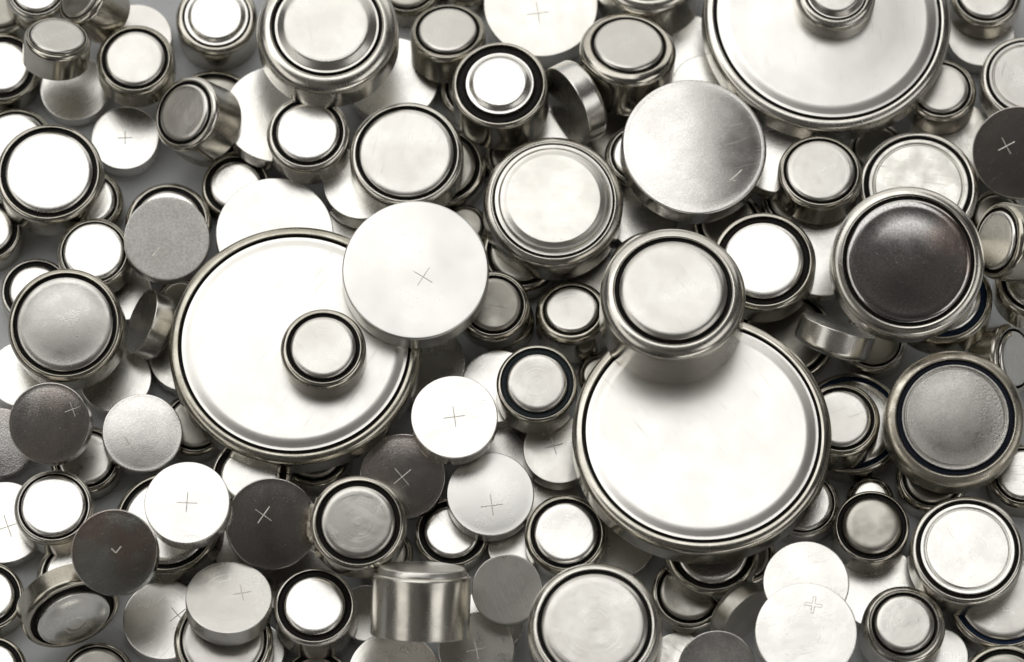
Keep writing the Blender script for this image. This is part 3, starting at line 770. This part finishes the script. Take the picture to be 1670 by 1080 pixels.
     'grey-capped cell with a crusted left side, between two dark plus-marked discs'),
    ('button_cell', 3.405, 2.10, 'W', 'P', 'bright', 'black', (-4.56, -7.71, 5.60), (0.0262, -0.0262, 0.9993), 184, (0, 0, 0.25, 8), 0, None,
     'white plus-marked disc at centre, between the two large coin cells'),
    ('button_cell', 3.200, 3.60, 'Wt', 'N', 'satin', 'slate', (1.97, -4.67, 3.80), (0.0000, -0.0523, 0.9986), 70, None, 0, None,
     'pale-capped cell with slate blue-black ring at the centre'),
    ('button_cell', 3.816, 4.80, 'Lie', 'N', 'brushed', 'black', (-7.09, -25.55, 7.82), (0.0348, 0.9057, 0.4224), 193, None, 0, None,
     'cylinder-shaped cell lying on its side at the bottom, its wall facing out'),
    ('button_cell', 3.918, 2.10, 'W', 'P', 'bright', 'black', (22.52, -25.83, 7.65), (0.0000, -0.0262, 0.9997), 192, (0.15, 0.55, 0.17, -10, 3), 0, None,
     'white disc with an outlined plus mark at the bottom right'),
    ('button_cell', 3.259, 3.40, 'Wk2', 'N', 'satin', 'black', (30.36, -23.88, 1.65), (0.0262, 0.0087, 0.9996), 235, None, 0, None,
     'pale-capped black-ringed cell with bright shoulder, bottom right'),
    ('button_cell', 5.463, 3.60, 'J', 'N', 'speckled', 'navy', (34.65, -7.40, 4.39), (0.0000, -0.1392, 0.9903), 266, None, 0, 0.14,
     'stained dark blue-ringed cell with a speckled cap, right edge'),
    ('button_cell', 5.808, 2.50, 'W', 'P', 'grainy2', 'black', (14.40, 15.23, 4.81), (0.0837, 0.0000, 0.9965), 197, (0.56, -0.42, 0.12, 45, 1), 0, 0.34,
     'half-bright blank disc, silver fading to grey on its right side'),
    ('button_cell', 5.772, 2.60, 'W', 'P', 'stained', 'black', (-7.62, 3.51, 8.00), (0.0262, -0.0262, 0.9993), 329, (0.1, -0.1, 0.15, -32), 0, None,
     'big plus-marked disc overlapping the top right of the left coin cell'),
    ('button_cell', 5.659, 5.40, 'L3', 'N', 'satin', 'black', (12.51, 0.03, 8.66), (0.0000, 0.0698, 0.9976), 304, None, 0, None,
     'tall shouldered cell resting on the top rim of the right coin cell'),
    ('button_cell', 3.980, 1.20, 'Wn', 'N', 'dull', 'black', (21.92, 1.38, -0.00), (0.0000, 0.0000, 1.0000), 348, None, 0, None,
     'thin shaded cell low between the right coin cell and the tipped mirror-sided disc'),
    ('button_cell', 2.941, 2.10, 'W', 'N', 'dull', 'black', (17.50, 10.68, 0.00), (0.0000, 0.0000, 1.0000), 286, None, 0, None,
     'dark cell low between the half-bright disc and the tall shouldered centre cell'),
    ('button_cell', 2.440, 1.60, 'W', 'N', 'dull', 'black', (29.72, 17.34, 0.00), (0.0000, 0.0000, 1.0000), 52, None, 0, None,
     'small shaded cell low between the top coin cell and the scratched white-capped cell'),
    ('button_cell', 2.348, 1.60, 'W', 'P', 'bright', 'black', (33.35, -25.43, 0.00), (0.0000, 0.0000, 1.0000), 317, None, 0, None,
     'small pale disc low at the bottom edge beside the bright-shouldered cell'),
    ('button_cell', 2.870, 1.20, 'W', 'P', 'scratched', 'black', (-16.98, -19.20, -0.00), (0.0000, 0.0000, 1.0000), 259, None, 0, None,
     'thin grey disc low behind the black-ringed cell left of the lying cylinder'),
    ('button_cell', 2.405, 2.10, 'W', 'N', 'dull', 'black', (-0.59, 2.52, -0.00), (0.0000, 0.0000, 1.0000), 138, None, 0, None,
     'small dark cell low right of the big plus-marked disc'),
    ('button_cell', 2.427, 1.60, 'W', 'N', 'dull', 'black', (39.18, 11.46, 0.00), (0.0000, 0.0000, 1.0000), 220, None, 0, None,
     'small shaded cell low under the nearly black plus-marked disc'),
    ('button_cell', 2.350, 1.20, 'W', 'P', 'scratched', 'black', (13.04, -25.71, -0.00), (0.0000, 0.0000, 1.0000), 324, None, 0, None,
     'thin grey disc low at the bottom edge left of the dark grainy disc'),
    ('button_cell', 2.445, 1.20, 'W', 'P', 'dull', 'black', (8.48, 18.85, 0.00), (0.0000, 0.0000, 1.0000), 121, None, 0, None,
     'thin shaded disc low left of the half-bright disc'),
    ('button_cell', 4.043, 1.60, 'Wn', 'N', 'dull', 'black', (-24.36, 20.35, 0.00), (0.0000, 0.0000, 1.0000), 154, None, 0, None,
     'wide shaded cell low under the grey-capped cell leaning left'),
    ('button_cell', 2.363, 2.10, 'W', 'N', 'dull', 'black', (-10.13, -17.16, 0.00), (0.0000, 0.0000, 1.0000), 223, None, 0, None,
     'small dark cell low under the crusted grey-capped cell'),
    ('button_cell', 2.378, 1.20, 'W', 'P', 'scratched', 'black', (3.11, -12.76, -0.00), (0.0000, 0.0000, 1.0000), 132, None, 0, None,
     'thin grey disc low beside the left rim of the right coin cell'),
    ('button_cell', 2.972, 2.10, 'W', 'N', 'dull', 'black', (-2.90, 22.47, 0.00), (0.0000, 0.0000, 1.0000), 266, None, 0, None,
     'dark cell low behind the white-capped cell with wide black ring'),
    ('button_cell', 2.362, 2.10, 'W', 'N', 'dull', 'black', (18.42, -17.36, 0.00), (0.0000, 0.0000, 1.0000), 155, None, 0, None,
     'small dark cell low under the bottom right rim of the right coin cell'),
    ('button_cell', 2.352, 1.20, 'W', 'P', 'bright', 'black', (-20.11, -24.86, -0.00), (0.0000, 0.0000, 1.0000), 280, None, 0, None,
     'thin pale disc low at the bottom between two ringed cells'),
    ('button_cell', 2.420, 1.20, 'W', 'P', 'scratched', 'black', (6.57, 7.21, 0.00), (0.0000, 0.0000, 1.0000), 173, None, 0, None,
     'thin grey disc low between the brushed-cap cell and the tall shouldered centre cell'),
    ('button_cell', 1.964, 2.10, 'W', 'N', 'dull', 'black', (-3.83, 31.70, 0.00), (0.0000, 0.0000, 1.0000), 5, None, 0, None,
     'small dark cell at the top edge between the leaning grey-capped cell and the plus-marked disc'),
    ('button_cell', 1.891, 1.60, 'W', 'N', 'bright', 'black', (28.36, -12.48, 0.00), (0.0000, 0.0000, 1.0000), 212, None, 0, None,
     'small cell low above the cell with the dull swirl-marked cap'),
    ('button_cell', 1.928, 2.10, 'W', 'N', 'dull', 'black', (-3.81, 10.47, 0.00), (0.0000, 0.0000, 1.0000), 296, None, 0, None,
     'small dark cell low between the big plus-marked disc and the brushed-cap cell'),
    ('button_cell', 2.435, 2.10, 'W', 'N', 'dull', 'black', (0.20, 16.44, 0.00), (0.0000, 0.0000, 1.0000), 161, None, 0, None,
     'dark cell low below the white-capped cell with wide black ring'),
    ('button_cell', 1.909, 1.60, 'W', 'N', 'dull', 'black', (7.10, -2.15, 0.00), (0.0000, 0.0000, 1.0000), 10, None, 0, None,
     'small dark cell low between the slate-ringed cell and the right coin cell'),
    ('button_cell', 2.916, 1.60, 'W', 'P', 'scratched', 'black', (-26.07, -0.59, 0.00), (0.0000, 0.0000, 1.0000), 192, None, 0, None,
     'grey disc low against the left rim of the left coin cell'),
    ('button_cell', 1.920, 1.60, 'W', 'N', 'dull', 'black', (-26.63, 4.33, 0.00), (0.0000, 0.0000, 1.0000), 315, None, 0, None,
     'small dark cell low under the grainy grey disc, beside the left coin cell'),
]

def build_cell(row, seed):
    name, R, h, style, kind, fin, gasket, base, axis, spin, plus, crust, crown_mm, label = row
    root = bpy.data.objects.new(name, None)
    root.empty_display_size = R * MM
    n = Vector(axis).normalized()
    x = Vector((1, 0, 0)) - n * n.x
    if x.length < .2:
        x = Vector((0, 1, 0)) - n * n.y
    x.normalize()
    y = n.cross(x)
    m = Matrix((x, y, n)).transposed().to_4x4()
    root.matrix_world = Matrix.Translation(Vector(base) * MM) @ m
    root['label'] = label
    root['category'] = 'battery'
    root['group'] = 'coin cells in the pile' if name == 'coin_cell' else 'button cells in the pile'
    col.objects.link(root)
    can, gas, cap, bc = cell_meshes(R, h, style, kind, fin, gasket, seed, crown_mm)
    a = math.radians(spin)
    for nm, me in (('can', can), ('gasket', gas), ('cap', cap)):
        part(nm, me, root).rotation_euler = (0, 0, a)
    if plus:
        part('plus_mark', plus_mesh(R, h, plus, bc), root)
    if crust:
        part('crust', crust_mesh(R, h), root)
    return root

for i, row in enumerate(CELLS):
    build_cell(row, 100 + i)
